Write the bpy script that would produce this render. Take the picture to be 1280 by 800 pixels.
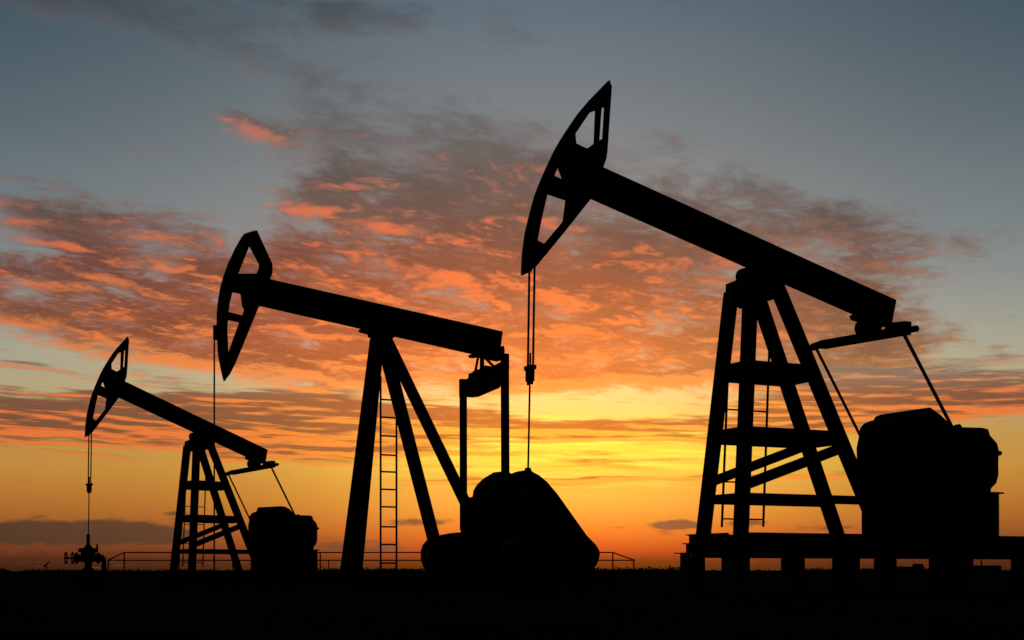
import bpy, bmesh, math, random
from mathutils import Vector, Matrix
from mathutils.geometry import tessellate_polygon

random.seed(7)
S = bpy.context.scene
for o in list(bpy.data.objects):
    bpy.data.objects.remove(o)
COL = S.collection

# ------------------------------------------------------------------ camera
FPX = 1777.78          # focal length in photo pixels (50 mm on 36 mm, 1280 px wide)
HOR = 714.0            # photo row of the true horizon
EYE = 0.30             # lens height above the well pad (photographer stands in a dip)
cd = bpy.data.cameras.new('camera')
cam = bpy.data.objects.new('camera', cd)
COL.objects.link(cam)
cam.location = (0, 0, EYE)
cam.rotation_euler = (math.radians(90), 0, 0)
cd.sensor_width = 36.0
cd.lens = 50.0
cd.shift_y = (HOR - 400.0) / 1280.0
cd.clip_start = 0.05
cd.clip_end = 30000
S.camera = cam

S.view_settings.view_transform = 'Standard'
S.view_settings.look = 'None'
S.view_settings.gamma = 1.0
S.view_settings.exposure = 0.0
S.view_settings.use_curve_mapping = False
S.cycles.max_bounces = 3
S.cycles.diffuse_bounces = 1
S.cycles.glossy_bounces = 1

SUN_AZ = math.radians(1.7)      # a little right of the view axis
SUN_EL = math.radians(2.2)

# ------------------------------------------------------------------ world: dusk sky
W = bpy.data.worlds.new('World')
S.world = W
W.use_nodes = True
nt = W.node_tree
nt.nodes.clear()
W.cycles.sampling_method = 'MANUAL'
W.cycles.sample_map_resolution = 256


def lin(c):
    out = []
    for v in c:
        v /= 255.0
        out.append(v / 12.92 if v <= 0.04045 else ((v + 0.055) / 1.055) ** 2.4)
    return (out[0], out[1], out[2], 1.0)


def setin(sock, v):
    if isinstance(v, bpy.types.NodeSocket):
        nt.links.new(v, sock)
    else:
        sock.default_value = v


def M(op, a, b=None, c=None, clamp=False):
    n = nt.nodes.new('ShaderNodeMath')
    n.operation = op
    n.use_clamp = clamp
    setin(n.inputs[0], a)
    if b is not None:
        setin(n.inputs[1], b)
    if c is not None:
        setin(n.inputs[2], c)
    return n.outputs[0]


def add(*a):
    r = a[0]
    for b in a[1:]:
        r = M('ADD', r, b)
    return r


def mul(*a):
    r = a[0]
    for b in a[1:]:
        r = M('MULTIPLY', r, b)
    return r


def sub(a, b):
    return M('SUBTRACT', a, b)


def sstep(v, lo, hi, tlo=0.0, thi=1.0):
    n = nt.nodes.new('ShaderNodeMapRange')
    n.interpolation_type = 'SMOOTHSTEP'
    setin(n.inputs['Value'], v)
    n.inputs['From Min'].default_value = lo
    n.inputs['From Max'].default_value = hi
    n.inputs['To Min'].default_value = tlo
    n.inputs['To Max'].default_value = thi
    return n.outputs[0]


def vec(x, y, z=0.0):
    n = nt.nodes.new('ShaderNodeCombineXYZ')
    setin(n.inputs[0], x)
    setin(n.inputs[1], y)
    setin(n.inputs[2], z)
    return n.outputs[0]


def noise(v, scale, detail=5.0, rough=0.55, dist=0.0, lac=2.0):
    n = nt.nodes.new('ShaderNodeTexNoise')
    n.noise_dimensions = '3D'
    setin(n.inputs['Vector'], v)
    n.inputs['Scale'].default_value = scale
    n.inputs['Detail'].default_value = detail
    n.inputs['Roughness'].default_value = rough
    n.inputs['Lacunarity'].default_value = lac
    n.inputs['Distortion'].default_value = dist
    return n.outputs[0]


def mixc(f, a, b, mode='MIX'):
    n = nt.nodes.new('ShaderNodeMix')
    n.data_type = 'RGBA'
    n.blend_type = mode
    n.clamp_factor = True
    setin(n.inputs[0], f)
    setin(n.inputs[6], a)
    setin(n.inputs[7], b)
    return n.outputs[2]


def ramp(v, stops, lo, hi):
    """colour ramp over v in [lo, hi]; stops = [(v, srgb colour)], ascending"""
    n = nt.nodes.new('ShaderNodeValToRGB')
    setin(n.inputs[0], M('DIVIDE', sub(v, lo), hi - lo, clamp=True))
    cr = n.color_ramp
    cr.interpolation = 'LINEAR'
    while len(cr.elements) < len(stops):
        cr.elements.new(0.5)
    for e, (p, c) in zip(cr.elements, stops):
        e.position = (p - lo) / (hi - lo)
    for e, (p, c) in zip(cr.elements, stops):
        e.color = lin(c)
    return n.outputs[0]


def sky_at(px, py):
    """photo pixel -> (azimuth, elevation) in angular pixel units"""
    a = (px - 640) / FPX
    b = (HOR - py) / FPX
    az = math.atan(a)
    el = math.atan(b / math.sqrt(1 + a * a))
    return az * FPX, el * FPX


tc = nt.nodes.new('ShaderNodeTexCoord')
sp = nt.nodes.new('ShaderNodeSeparateXYZ')
nt.links.new(tc.outputs['Generated'], sp.inputs[0])
dx, dy, dz = sp.outputs
AZ = mul(M('ARCTAN2', dx, dy), FPX)                 # angular pixels right of the view axis
EL = mul(M('ARCSINE', M('MINIMUM', M('MAXIMUM', dz, -1.0), 1.0)), FPX)   # angular pixels above the horizon

# altocumulus sheet: coordinates on a high flat cloud layer, so puffs shrink to the horizon
inv = M('DIVIDE', 1.0, M('MAXIMUM', add(dz, 0.075), 0.03))
QX = mul(dx, inv)
QY = mul(dy, inv)
Q = vec(QX, QY, 0.0)
wn = nt.nodes.new('ShaderNodeTexNoise')
setin(wn.inputs['Vector'], Q)
wn.inputs['Scale'].default_value = 5.0
wn.inputs['Detail'].default_value = 3.0
wv = nt.nodes.new('ShaderNodeVectorMath')
wv.operation = 'MULTIPLY_ADD'
nt.links.new(wn.outputs['Color'], wv.inputs[0])
wv.inputs[1].default_value = (0.14, 0.14, 0.14)
nt.links.new(Q, wv.inputs[2])
QW = wv.outputs[0]
# the sheet is combed into long streaks that run away from the camera, to the right
mr = nt.nodes.new('ShaderNodeMapping')
mr.inputs['Rotation'].default_value = (0, 0, math.radians(-60))
nt.links.new(QW, mr.inputs['Vector'])
mp = nt.nodes.new('ShaderNodeMapping')
mp.inputs['Scale'].default_value = (0.72, 1.0, 1.0)
nt.links.new(mr.outputs[0], mp.inputs['Vector'])
QR = mp.outputs[0]

def blob(v, px, py, rx, ry, rot=0.0, amp=1.0, acc=0.0):
    """soft elliptical bank of cloud at a direction of the sky (sizes in angular pixels)"""
    a0, e0 = sky_at(px, py)
    m = nt.nodes.new('ShaderNodeMapping')
    m.vector_type = 'TEXTURE'
    if isinstance(acc, bpy.types.NodeSocket):        # keeps the shader stack short: one bank after another
        c = nt.nodes.new('ShaderNodeVectorMath')
        c.operation = 'MULTIPLY_ADD'
        nt.links.new(acc, c.inputs[0])
        c.inputs[1].default_value = (1e-6, 1e-6, 1e-6)
        nt.links.new(v, c.inputs[2])
        v = c.outputs[0]
    nt.links.new(v, m.inputs['Vector'])
    m.inputs['Location'].default_value = (a0, e0, 0)
    m.inputs['Rotation'].default_value = (0, 0, math.radians(rot))
    m.inputs['Scale'].default_value = (rx, ry, 1)
    d = nt.nodes.new('ShaderNodeVectorMath')
    d.operation = 'DOT_PRODUCT'
    nt.links.new(m.outputs[0], d.inputs[0])
    nt.links.new(m.outputs[0], d.inputs[1])
    return M('MULTIPLY_ADD', M('POWER', 0.36788, d.outputs['Value']), amp, acc)


def blobs(v, lst):
    r = 0.0
    for b in lst:
        k = list(b) + [0.0, 1.0][len(b) - 4:] if len(b) < 6 else list(b)
        r = blob(v, *k, r)
    return r


AE = vec(AZ, EL, 0.0)


def vscale(v, k):
    n = nt.nodes.new('ShaderNodeVectorMath')
    n.operation = 'SCALE'
    setin(n.inputs[0], v)
    n.inputs['Scale'].default_value = k
    return n.outputs[0]


# --- clear-sky gradient, at the sunset's azimuth and away from it
TOP = 760.0
g_mid = ramp(EL, [(-60, (30, 12, 8)), (0, (58, 18, 12)), (14, (122, 38, 21)), (27, (206, 70, 31)),
                  (50, (243, 122, 44)), (78, (252, 168, 66)), (110, (254, 192, 78)), (150, (255, 226, 74)),
                  (185, (250, 214, 112)), (225, (240, 212, 150)), (255, (222, 200, 152)), (300, (186, 176, 158)), (380, (158, 154, 150)),
                  (470, (143, 143, 143)), (570, (120, 128, 133)), (690, (92, 110, 124))], -60, TOP)
g_side = ramp(EL, [(-60, (22, 11, 9)), (0, (42, 20, 16)), (16, (78, 36, 27)), (35, (124, 64, 38)), (60, (160, 92, 42)),
                   (90, (182, 116, 48)), (125, (196, 138, 60)), (165, (190, 146, 80)), (215, (180, 164, 126)),
                   (270, (160, 164, 148)), (340, (134, 143, 143)), (420, (108, 124, 130)), (520, (82, 102, 111)),
                   (610, (65, 87, 99)), (700, (50, 73, 87))], -60, TOP)
d_az = M('DIVIDE', sub(AZ, 20.0), 440.0)
near_hi = M('POWER', 2.718, mul(mul(d_az, d_az), -1.0))
d_lo = M('DIVIDE', sub(AZ, 75.0), 295.0)
near_lo = M('POWER', 2.718, mul(mul(d_lo, d_lo), -1.0))
near_sun = add(near_lo, mul(sstep(EL, 170.0, 330.0), sub(near_hi, near_lo)))
sky = mixc(near_sun, g_side, g_mid)

# --- the high sheet of altocumulus: density, and density a little nearer the sun
BANKS = [
    (150, 300, 150, 34, -17, 0.9), (190, 352, 190, 40, -20, 0.75), (40, 385, 170, 40, -10, 0.95), (250, 425, 190, 34, -13, 0.9), (380, 395, 150, 60, -10, 0.6),
    (400, 262, 80, 36, 12, 0.62), (500, 235, 130, 60, 22, 0.7), (590, 240, 140, 58, 0, 0.75), (440, 172, 110, 26, -10, 0.42), (560, 300, 130, 50, -14, 0.62),
    (520, 400, 200, 80, -8, 0.8), (690, 425, 230, 80, 0, 0.85), (780, 300, 170, 80, -14, 0.5), (860, 400, 160, 80, -10, 0.62),
    (900, 235, 110, 30, -14, 0.36), (1030, 272, 105, 32, -16, 0.52), (1100, 312, 110, 22, -4, 0.5), (1000, 420, 150, 70, -8, 0.62), (960, 350, 150, 60, -12, 0.45), (880, 290, 140, 50, -14, 0.42), (300, 330, 110, 40, -14, 0.4), (1090, 440, 90, 30, 0, 0.35), (720, 506, 180, 15, 0, -0.6), (110, 330, 90, 9, -20, -0.35),
    (150, 8, 260, 26, 0, 1.0), (380, 12, 120, 20, 0, 0.62), (300, 151, 50, 16, -22, 0.50), (330, 80, 240, 36, -16, 0.46), (540, 140, 170, 36, -10, 0.36), (1165, 345, 60, 10, -12, 0.34), (630, 180, 140, 40, 0, 0.3),
]
WIN = mul(sstep(M('ABSOLUTE', AZ), 640.0, 1100.0, 1.0, 0.0), sstep(EL, 690.0, 1000.0, 1.0, 0.0))


def sheet_density(ae, k):
    qr, q = vscale(QR, k), vscale(Q, k)
    m = blobs(ae, BANKS)
    m = M('SMOOTH_MIN', m, 0.80, 0.35)
    m = mul(m, sstep(EL, 330.0, 480.0, 1.10, 1.0))
    m = add(mul(m, WIN), mul(sub(1.0, WIN), 0.40))
    n1 = noise(qr, 6.5, 5, 0.6)
    n2 = noise(q, 2.2, 3, 0.5)
    return add(m, mul(sub(n1, 0.5), 1.9), mul(sub(n2, 0.5), 0.75)), m, n1


n_fine = noise(QR, 32.0, 3, 0.52)
D1, mk, n_a = sheet_density(AE, 1.0)
D2, _, _ = sheet_density(vec(AZ, sub(EL, 13.0), 0.0), 1.022)
dens = sstep(add(D1, mul(sub(n_fine, 0.5), 0.5)), 0.16, 0.86)
n_patch = noise(Q, 3.4, 2, 0.5)

belly = ramp(EL, [(60, (150, 84, 58)), (170, (214, 110, 52)), (225, (206, 100, 54)), (275, (178, 82, 48)), (330, (144, 72, 54)),
                  (400, (122, 76, 72)), (470, (116, 86, 86)), (560, (112, 98, 100)), (640, (88, 90, 94)), (700, (74, 78, 84))], 60, TOP)
belly_far = ramp(EL, [(60, (116, 72, 54)), (190, (140, 88, 66)), (270, (112, 80, 70)), (330, (100, 68, 64)), (380, (98, 76, 74)), (430, (96, 95, 95)), (560, (88, 92, 96)),
                      (640, (74, 80, 85)), (700, (64, 70, 76))], 60, TOP)
peach = ramp(EL, [(60, (236, 150, 80)), (170, (252, 188, 96)), (230, (244, 172, 98)), (290, (234, 156, 94)), (370, (216, 140, 100)), (450, (180, 138, 122)),
                  (540, (150, 134, 132)), (640, (116, 112, 114)), (700, (92, 94, 98))], 60, TOP)
fire = ramp(EL, [(60, (240, 130, 60)), (170, (255, 176, 70)), (230, (252, 142, 66)), (300, (252, 124, 52)), (400, (252, 112, 52)),
                 (500, (240, 112, 70)), (580, (206, 120, 100)), (640, (140, 110, 106)), (700, (96, 92, 96))], 60, TOP)
b_side = M('MINIMUM', add(blob(AE, 570, 430, 370, 190, 0, 1.0), blob(AE, 100, 330, 300, 120, 0, 0.35)), 1.0)
body = mixc(b_side, belly_far, belly)
shade = sstep(add(D1, mul(sub(n_fine, 0.5), 0.5)), 0.2, 1.2, 1.25, 0.50)    # thick cloud lets less light through
body = mixc(1.0, body, vec(shade, shade, shade), 'MULTIPLY')
slope = sub(D1, D2)                                   # > 0 where the cloud thins towards the sun
warm = M('MINIMUM', add(blob(AE, 470, 340, 380, 110, -8, 0.9), blob(AE, 90, 410, 330, 80, -8, 0.5), blob(AE, 650, 430, 280, 120, 0, 0.85), blob(AE, 303, 152, 70, 30, -16, 1.2), blob(AE, 650, 215, 90, 50, 0, 0.45)), 1.0)
soft_lit = sstep(add(slope, mul(sub(n_fine, 0.5), 0.6), mul(sub(0.62, D1), 0.25)), -0.14, 0.32)
glint = mul(sstep(add(slope, mul(sub(n_fine, 0.5), 0.75), mul(sub(n_patch, 0.5), 0.9), mul(warm, 0.12)), 0.12, 0.66), M('MINIMUM', add(warm, 0.12), 1.0))
glow = blob(AE, 720, 440, 360, 150, 0, 0.30)
sheet = mixc(M('MINIMUM', add(mul(soft_lit, add(0.14, mul(b_side, 0.58))), glow), 1.0), body, peach)
warmed = mixc(mul(warm, 0.74), sheet, mixc(1.0, sheet, (1.34, 0.72, 0.46, 1), 'MULTIPLY'))
warmed = mixc(mul(glint, 0.9), warmed, fire)
sky = mixc(mul(dens, sstep(EL, 400.0, 600.0, 0.94, 0.66)), sky, warmed)

# --- low streaks of stratus across the glow, their undersides lit
tilt = add(EL, mul(AZ, 0.03))
STREAKS = [
    (110, 528, 330, 29, 0, 1.2), (330, 497, 150, 15, -3, 0.8), (400, 540, 160, 28, 0, 0.85), (90, 492, 150, 6, -3, 0.35), (25, 457, 60, 6, -5, 0.66),
    (540, 520, 120, 14, 0, 0.5), (740, 536, 200, 12, 0, 1.0), (720, 566, 210, 5, 0, 0.55), (760, 599, 200, 5, 0, 0.75), (560, 604, 160, 4, 0, 0.40), (470, 568, 160, 6, 0, 0.36), (640, 583, 180, 3.5, 0, 0.55), (720, 552, 230, 3, 0, 0.5), (800, 575, 160, 3, 0, 0.5), (600, 611, 200, 2.5, 0, 0.35),
    (1130, 478, 210, 26, 0, 0.85), (1220, 508, 150, 20, 0, 0.72), (1030, 515, 110, 26, 0, 0.55), (1270, 440, 60, 8, 0, 0.4), (1000, 595, 120, 4, 0, 0.3), (960, 545, 90, 10, 0, 0.4),
]


def streak_density(ae, sh):
    t = sub(tilt, sh)
    n1 = noise(vec(mul(AZ, 1 / 210.0), mul(t, 1 / 17.0), 3.3), 1.0, 4, 0.58, 0.3)
    n2 = noise(vec(mul(AZ, 1 / 64.0), mul(t, 1 / 5.5), 7.7), 1.0, 2, 0.55)
    return add(blobs(ae, STREAKS), mul(sub(n1, 0.5), 1.5), mul(sub(n2, 0.5), 1.2)), n1


S1, n_s = streak_density(AE, 0.0)
S2, _ = streak_density(vec(AZ, sub(EL, 5.0), 0.0), 5.0)
band = mul(sstep(EL, 84.0, 108.0), sstep(EL, 262.0, 300.0, 1.0, 0.0))
st = mul(sstep(S1, 0.22, 0.66), band)
st_dark = mixc(near_sun, lin((112, 66, 52)), lin((184, 82, 40)))
high = sstep(EL, 205.0, 248.0)
st_dark = mixc(high, st_dark, lin((122, 108, 98)))
st_lit = mixc(near_sun, lin((236, 114, 54)), lin((255, 172, 60)))
st_lit = mixc(high, st_lit, lin((196, 140, 104)))
st_col = mixc(sstep(sub(S1, S2), -0.10, 0.26), st_dark, st_lit)
sky = mixc(mul(st, 0.92), sky, st_col)
n_b = noise(vec(mul(AZ, 1 / 150.0), mul(tilt, 1 / 9.0), 9.1), 1.0, 3, 0.55)
br = mul(sstep(n_b, 0.46, 0.66), mul(blob(AE, 720, 560, 180, 36, 0, 1.2), sub(1.0, mul(st, 0.75))))
sky = mixc(br, sky, lin((255, 250, 96)))

# --- the hidden sun shines through the thin cloud around it
halo = blob(AE, 700, 490, 280, 130, 0, 1.0)
sky = mixc(halo, sky, mixc(1.0, sky, (1.30, 1.12, 0.84, 1), 'MULTIPLY'))
sky = mixc(mul(halo, 1.0), sky, mixc(1.0, sky, (0.10, 0.040, 0.0, 1), 'ADD'))

# --- small dark cloud banks low over the horizon
n_low = noise(vec(mul(AZ, 1 / 46.0), mul(EL, 1 / 13.0), 1.7), 1.0, 6, 0.6)
LOWS = [(30, 666, 120, 14, 0, 1.0), (150, 665, 80, 15, 0, 1.0), (215, 672, 40, 8, 0, 0.5), (222, 642, 26, 4, 0, 0.5), (525, 653, 52, 5.5, 0, 0.85),
        (845, 656, 32, 6, 0, 1.1), (925, 653, 30, 6, 0, 0.72), (1030, 659, 45, 5, 0, 0.6), (772, 659, 14, 3, 0, 0.45),
        (425, 684, 70, 12, 0, 0.55), (480, 684, 60, 9, 0, 0.4), (890, 668, 60, 2.5, 0, 0.4), (905, 672, 16, 9, 0, 0.5)]
ld = sstep(add(blobs(AE, LOWS), mul(sub(n_low, 0.5), 1.5)), 0.26, 0.70)
low_col = mixc(near_sun, lin((66, 50, 43)), lin((132, 78, 62)))
sky = mixc(mul(ld, 0.93), sky, low_col)

# --- dusk: away from the sunset the sky falls off to a dim blue-grey
ang = M('ARCCOSINE', M('MINIMUM', M('MAXIMUM', add(mul(dx, math.sin(SUN_AZ)), mul(dy, math.cos(SUN_AZ))), -1.0), 1.0))
fall = sstep(ang, 0.45, 1.7, 1.0, 0.10)
sky = mixc(1.0, sky, vec(fall, fall, fall), 'MULTIPLY')

nish = nt.nodes.new('ShaderNodeTexSky')
nish.sky_type = 'NISHITA'
nish.sun_disc = False
nish.sun_elevation = SUN_EL
nish.sun_rotation = SUN_AZ
nish.altitude = 100
nish.air_density = 1.0
nish.dust_density = 2.0
bg1 = nt.nodes.new('ShaderNodeBackground')
nt.links.new(nish.outputs[0], bg1.inputs['Color'])
bg1.inputs['Strength'].default_value = 0.05
bg2 = nt.nodes.new('ShaderNodeBackground')
nt.links.new(sky, bg2.inputs['Color'])
bg2.inputs['Strength'].default_value = 1.0
mx = nt.nodes.new('ShaderNodeMixShader')
mx.inputs[0].default_value = 0.92
nt.links.new(bg1.outputs[0], mx.inputs[1])
nt.links.new(bg2.outputs[0], mx.inputs[2])
wo = nt.nodes.new('ShaderNodeOutputWorld')
nt.links.new(mx.outputs[0], wo.inputs['Surface'])

# ------------------------------------------------------------------ the sun, almost set behind the cloud
sl = bpy.data.lights.new('sun', 'SUN')
sl.energy = 0.12
sl.angle = math.radians(3.0)
sl.color = (1.0, 0.55, 0.25)
so = bpy.data.objects.new('sun', sl)
COL.objects.link(so)
sd = Vector((math.sin(SUN_AZ) * math.cos(SUN_EL), math.cos(SUN_AZ) * math.cos(SUN_EL), math.sin(SUN_EL)))
so.rotation_euler = sd.to_track_quat('Z', 'Y').to_euler()


# ------------------------------------------------------------------ materials
def mat(name, c1, c2, scale=6.0, rough=0.9, metal=0.0, bump=0.0, spec=0.15):
    m = bpy.data.materials.new(name)
    m.use_nodes = True
    t = m.node_tree
    b = t.nodes['Principled BSDF']
    b.inputs['Roughness'].default_value = rough
    b.inputs['Metallic'].default_value = metal
    b.inputs['Specular IOR Level'].default_value = spec
    co = t.nodes.new('ShaderNodeTexCoord')
    n = t.nodes.new('ShaderNodeTexNoise')
    n.inputs['Scale'].default_value = scale
    n.inputs['Detail'].default_value = 6
    n.inputs['Roughness'].default_value = 0.65
    t.links.new(co.outputs['Object'], n.inputs['Vector'])
    r = t.nodes.new('ShaderNodeValToRGB')
    r.color_ramp.elements[0].position = 0.35
    r.color_ramp.elements[1].position = 0.68
    r.color_ramp.elements[0].color = (*c1, 1)
    r.color_ramp.elements[1].color = (*c2, 1)
    t.links.new(n.outputs[0], r.inputs[0])
    t.links.new(r.outputs[0], b.inputs['Base Color'])
    if bump:
        bp = t.nodes.new('ShaderNodeBump')
        bp.inputs['Strength'].default_value = bump
        bp.inputs['Distance'].default_value = 0.02
        t.links.new(n.outputs[0], bp.inputs['Height'])
        t.links.new(bp.outputs[0], b.inputs['Normal'])
    return m


STEEL = mat('weathered_black_paint', (0.014, 0.014, 0.015), (0.028, 0.024, 0.021), 5, 0.9, 0, 0.15, 0.05)
IRON = mat('cast_iron', (0.013, 0.013, 0.013), (0.026, 0.022, 0.02), 9, 0.9, 0, 0.25, 0.05)
CABLE = mat('greased_wire', (0.012, 0.012, 0.012), (0.02, 0.02, 0.02), 30, 0.8, 0, 0.0, 0.05)
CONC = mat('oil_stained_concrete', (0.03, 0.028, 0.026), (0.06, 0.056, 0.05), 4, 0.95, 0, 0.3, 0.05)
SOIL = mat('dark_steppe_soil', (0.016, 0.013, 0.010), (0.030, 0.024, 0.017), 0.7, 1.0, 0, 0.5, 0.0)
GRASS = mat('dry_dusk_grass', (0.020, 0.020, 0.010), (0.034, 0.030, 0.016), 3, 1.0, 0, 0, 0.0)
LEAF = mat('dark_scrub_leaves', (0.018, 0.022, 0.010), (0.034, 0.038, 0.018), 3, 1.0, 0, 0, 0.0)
BRICK = mat('sooty_brick', (0.05, 0.035, 0.03), (0.08, 0.06, 0.05), 0.6, 0.95, 0, 0, 0.05)


# ------------------------------------------------------------------ mesh helpers
class MB:
    """collects faces, links them as one mesh object"""

    def __init__(self):
        self.v, self.f = [], []

    def face_block(self, vs, fs):
        n = len(self.v)
        self.v += [tuple(p) for p in vs]
        self.f += [tuple(i + n for i in f) for f in fs]

    def box(self, lo, hi):
        x0, y0, z0 = lo
        x1, y1, z1 = hi
        self.face_block([(x0, y0, z0), (x1, y0, z0), (x1, y1, z0), (x0, y1, z0), (x0, y0, z1), (x1, y0, z1), (x1, y1, z1), (x0, y1, z1)],
                        [(0, 3, 2, 1), (4, 5, 6, 7), (0, 1, 5, 4), (1, 2, 6, 5), (2, 3, 7, 6), (3, 0, 4, 7)])

    def sweep(self, profile, p0, p1, side=(0, 1, 0)):
        """closed 2-D profile [(a, b)] swept from p0 to p1; a runs along side, b across it"""
        p0, p1 = Vector(p0), Vector(p1)
        d = (p1 - p0).normalized()
        s = Vector(side)
        s = (s - d * s.dot(d)).normalized()
        n = d.cross(s)
        k = len(profile)
        vs = [p0 + s * a + n * b for a, b in profile] + [p1 + s * a + n * b for a, b in profile]
        fs = [(i, (i + 1) % k, k + (i + 1) % k, k + i) for i in range(k)]
        tri = tessellate_polygon([[Vector((a, b, 0)) for a, b in profile]])
        fs += [tuple(reversed(t)) for t in tri] + [tuple(i + k for i in t) for t in tri]
        self.face_block(vs, fs)

    def bar(self, p0, p1, a, b, side=(0, 1, 0)):
        self.sweep([(-a / 2, -b / 2), (a / 2, -b / 2), (a / 2, b / 2), (-a / 2, b / 2)], p0, p1, side)

    def hbar(self, p0, p1, a, b, t=0.018, side=(0, 1, 0)):
        """rolled I section: a wide (along side), b deep"""
        A, B, w = a / 2, b / 2, t * 0.5
        self.sweep([(-A, -B), (A, -B), (A, -B + t), (w, -B + t), (w, B - t), (A, B - t), (A, B), (-A, B),
                    (-A, B - t), (-w, B - t), (-w, -B + t), (-A, -B + t)], p0, p1, side)

    def tube(self, p0, p1, r, n=10, r1=None):
        p0, p1 = Vector(p0), Vector(p1)
        d = (p1 - p0).normalized()
        s = d.orthogonal().normalized()
        q = d.cross(s)
        r1 = r if r1 is None else r1
        vs = []
        for p, rr in ((p0, r), (p1, r1)):
            vs += [p + (s * math.cos(2 * math.pi * i / n) + q * math.sin(2 * math.pi * i / n)) * rr for i in range(n)]
        fs = [(i, (i + 1) % n, n + (i + 1) % n, n + i) for i in range(n)] + [tuple(reversed(range(n))), tuple(range(n, 2 * n))]
        self.face_block(vs, fs)

    def path(self, pts, r, n=8):
        for a, b in zip(pts, pts[1:]):
            self.tube(a, b, r, n)

    def lathe(self, prof, n=16, c=(0, 0, 0)):
        """prof = [(r, z)] turned round the z axis"""
        vs, fs = [], []
        for r, z in prof:
            vs += [(c[0] + r * math.cos(2 * math.pi * i / n), c[1] + r * math.sin(2 * math.pi * i / n), c[2] + z) for i in range(n)]
        for j in range(len(prof) - 1):
            fs += [(j * n + i, j * n + (i + 1) % n, (j + 1) * n + (i + 1) % n, (j + 1) * n + i) for i in range(n)]
        fs += [tuple(reversed(range(n))), tuple(range((len(prof) - 1) * n, len(prof) * n))]
        self.face_block(vs, fs)

    def plate(self, loops, y0, y1):
        """(u, z) loops (outer first, then holes) as a slab between y0 and y1"""
        L3 = [[Vector((u, z, 0)) for u, z in lp] for lp in loops]
        flat = [p for lp in loops for p in lp]
        n = len(flat)
        tri = tessellate_polygon(L3)
        vs = [(u, y0, z) for u, z in flat] + [(u, y1, z) for u, z in flat]
        fs = [tuple(t) for t in tri] + [tuple(i + n for i in reversed(t)) for t in tri]
        o = 0
        for lp in loops:
            k = len(lp)
            fs += [(o + i, o + (i + 1) % k, n + o + (i + 1) % k, n + o + i) for i in range(k)]
            o += k
        self.face_block(vs, fs)

    def torus(self, c, axis, R, r, n=18, m=6):
        ax = Vector(axis).normalized()
        s = ax.orthogonal().normalized()
        q = ax.cross(s)
        c = Vector(c)
        vs, fs = [], []
        for i in range(n):
            a = 2 * math.pi * i / n
            d = s * math.cos(a) + q * math.sin(a)
            for j in range(m):
                b = 2 * math.pi * j / m
                vs.append(c + d * (R + r * math.cos(b)) + ax * (r * math.sin(b)))
        for i in range(n):
            for j in range(m):
                fs.append((i * m + j, ((i + 1) % n) * m + j, ((i + 1) % n) * m + (j + 1) % m, i * m + (j + 1) % m))
        self.face_block(vs, fs)

    def build(self, name, material, parent=None, bevel=0.0, fix=True):
        me = bpy.data.meshes.new(name)
        me.from_pydata(self.v, [], self.f)
        if fix:
            bm = bmesh.new()
            bm.from_mesh(me)
            bmesh.ops.recalc_face_normals(bm, faces=bm.faces)
            bm.to_mesh(me)
            bm.free()
        me.materials.append(material)
        ob = bpy.data.objects.new(name, me)
        COL.objects.link(ob)
        if parent is not None:
            ob.parent = parent
        if bevel:
            md = ob.modifiers.new('bevel', 'BEVEL')
            md.width = bevel
            md.segments = 2
            md.limit_method = 'ANGLE'
            md.angle_limit = math.radians(40)
        return ob


def part(name, material, parent, fn, bevel=0.0):
    m = MB()
    fn(m)
    return m.build(name, material, parent, bevel)


def empty(name, loc, rz=0.0):
    o = bpy.data.objects.new(name, None)
    COL.objects.link(o)
    o.location = loc
    o.rotation_euler = (0, 0, rz)
    o.empty_display_size = 0.3
    return o


def tag(o, label, cat, group=None):
    o['label'] = label
    o['category'] = cat
    if group:
        o['group'] = group
    return o


# ------------------------------------------------------------------ ground
def sm(a, b, x):
    t = min(1.0, max(0.0, (x - a) / (b - a)))
    return t * t * (3 - 2 * t)


def ground_z(x, y):
    z = -1.25 * (1 - sm(6.0, 14.5, y))                                   # the dip the photographer stands in
    w = sm(12.0, 7.0, abs(x + 10.5)) * sm(14.0, 7.5, abs(y - 38.0)) if True else 0
    z -= 0.50 * w                                                          # the lower pad of the far pump
    far = sm(70, 160, y)
    z += 0.05 * math.sin(x * 0.9 + y * 0.37) * math.sin(y * 0.61 - x * 0.2) * (1 - far) * (1 - w) * sm(3, 9, math.hypot(x - 5.0, y - 19.0)) * sm(3, 8, math.hypot(x + 2.5, y - 27.5))
    return z


def steps(a, b, s0, g):
    out, s, x = [a], s0, a
    while x < b:
        x += s
        s *= g
        out.append(x)
    return out


ys = [-400, -120, -40, -15, -5] + steps(0, 9000, 0.7, 1.035)
xr = steps(0.0, 9000, 0.7, 1.06)
xs = [-x for x in reversed(xr[1:])] + xr
mg = MB()
mg.v = [(x, y, ground_z(x, y)) for y in ys for x in xs]
nx = len(xs)
mg.f = [(j * nx + i, j * nx + i + 1, (j + 1) * nx + i + 1, (j + 1) * nx + i) for j in range(len(ys) - 1) for i in range(nx - 1)]
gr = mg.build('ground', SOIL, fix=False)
for p in gr.data.polygons:
    p.use_smooth = True
gr['kind'] = 'structure'

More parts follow.
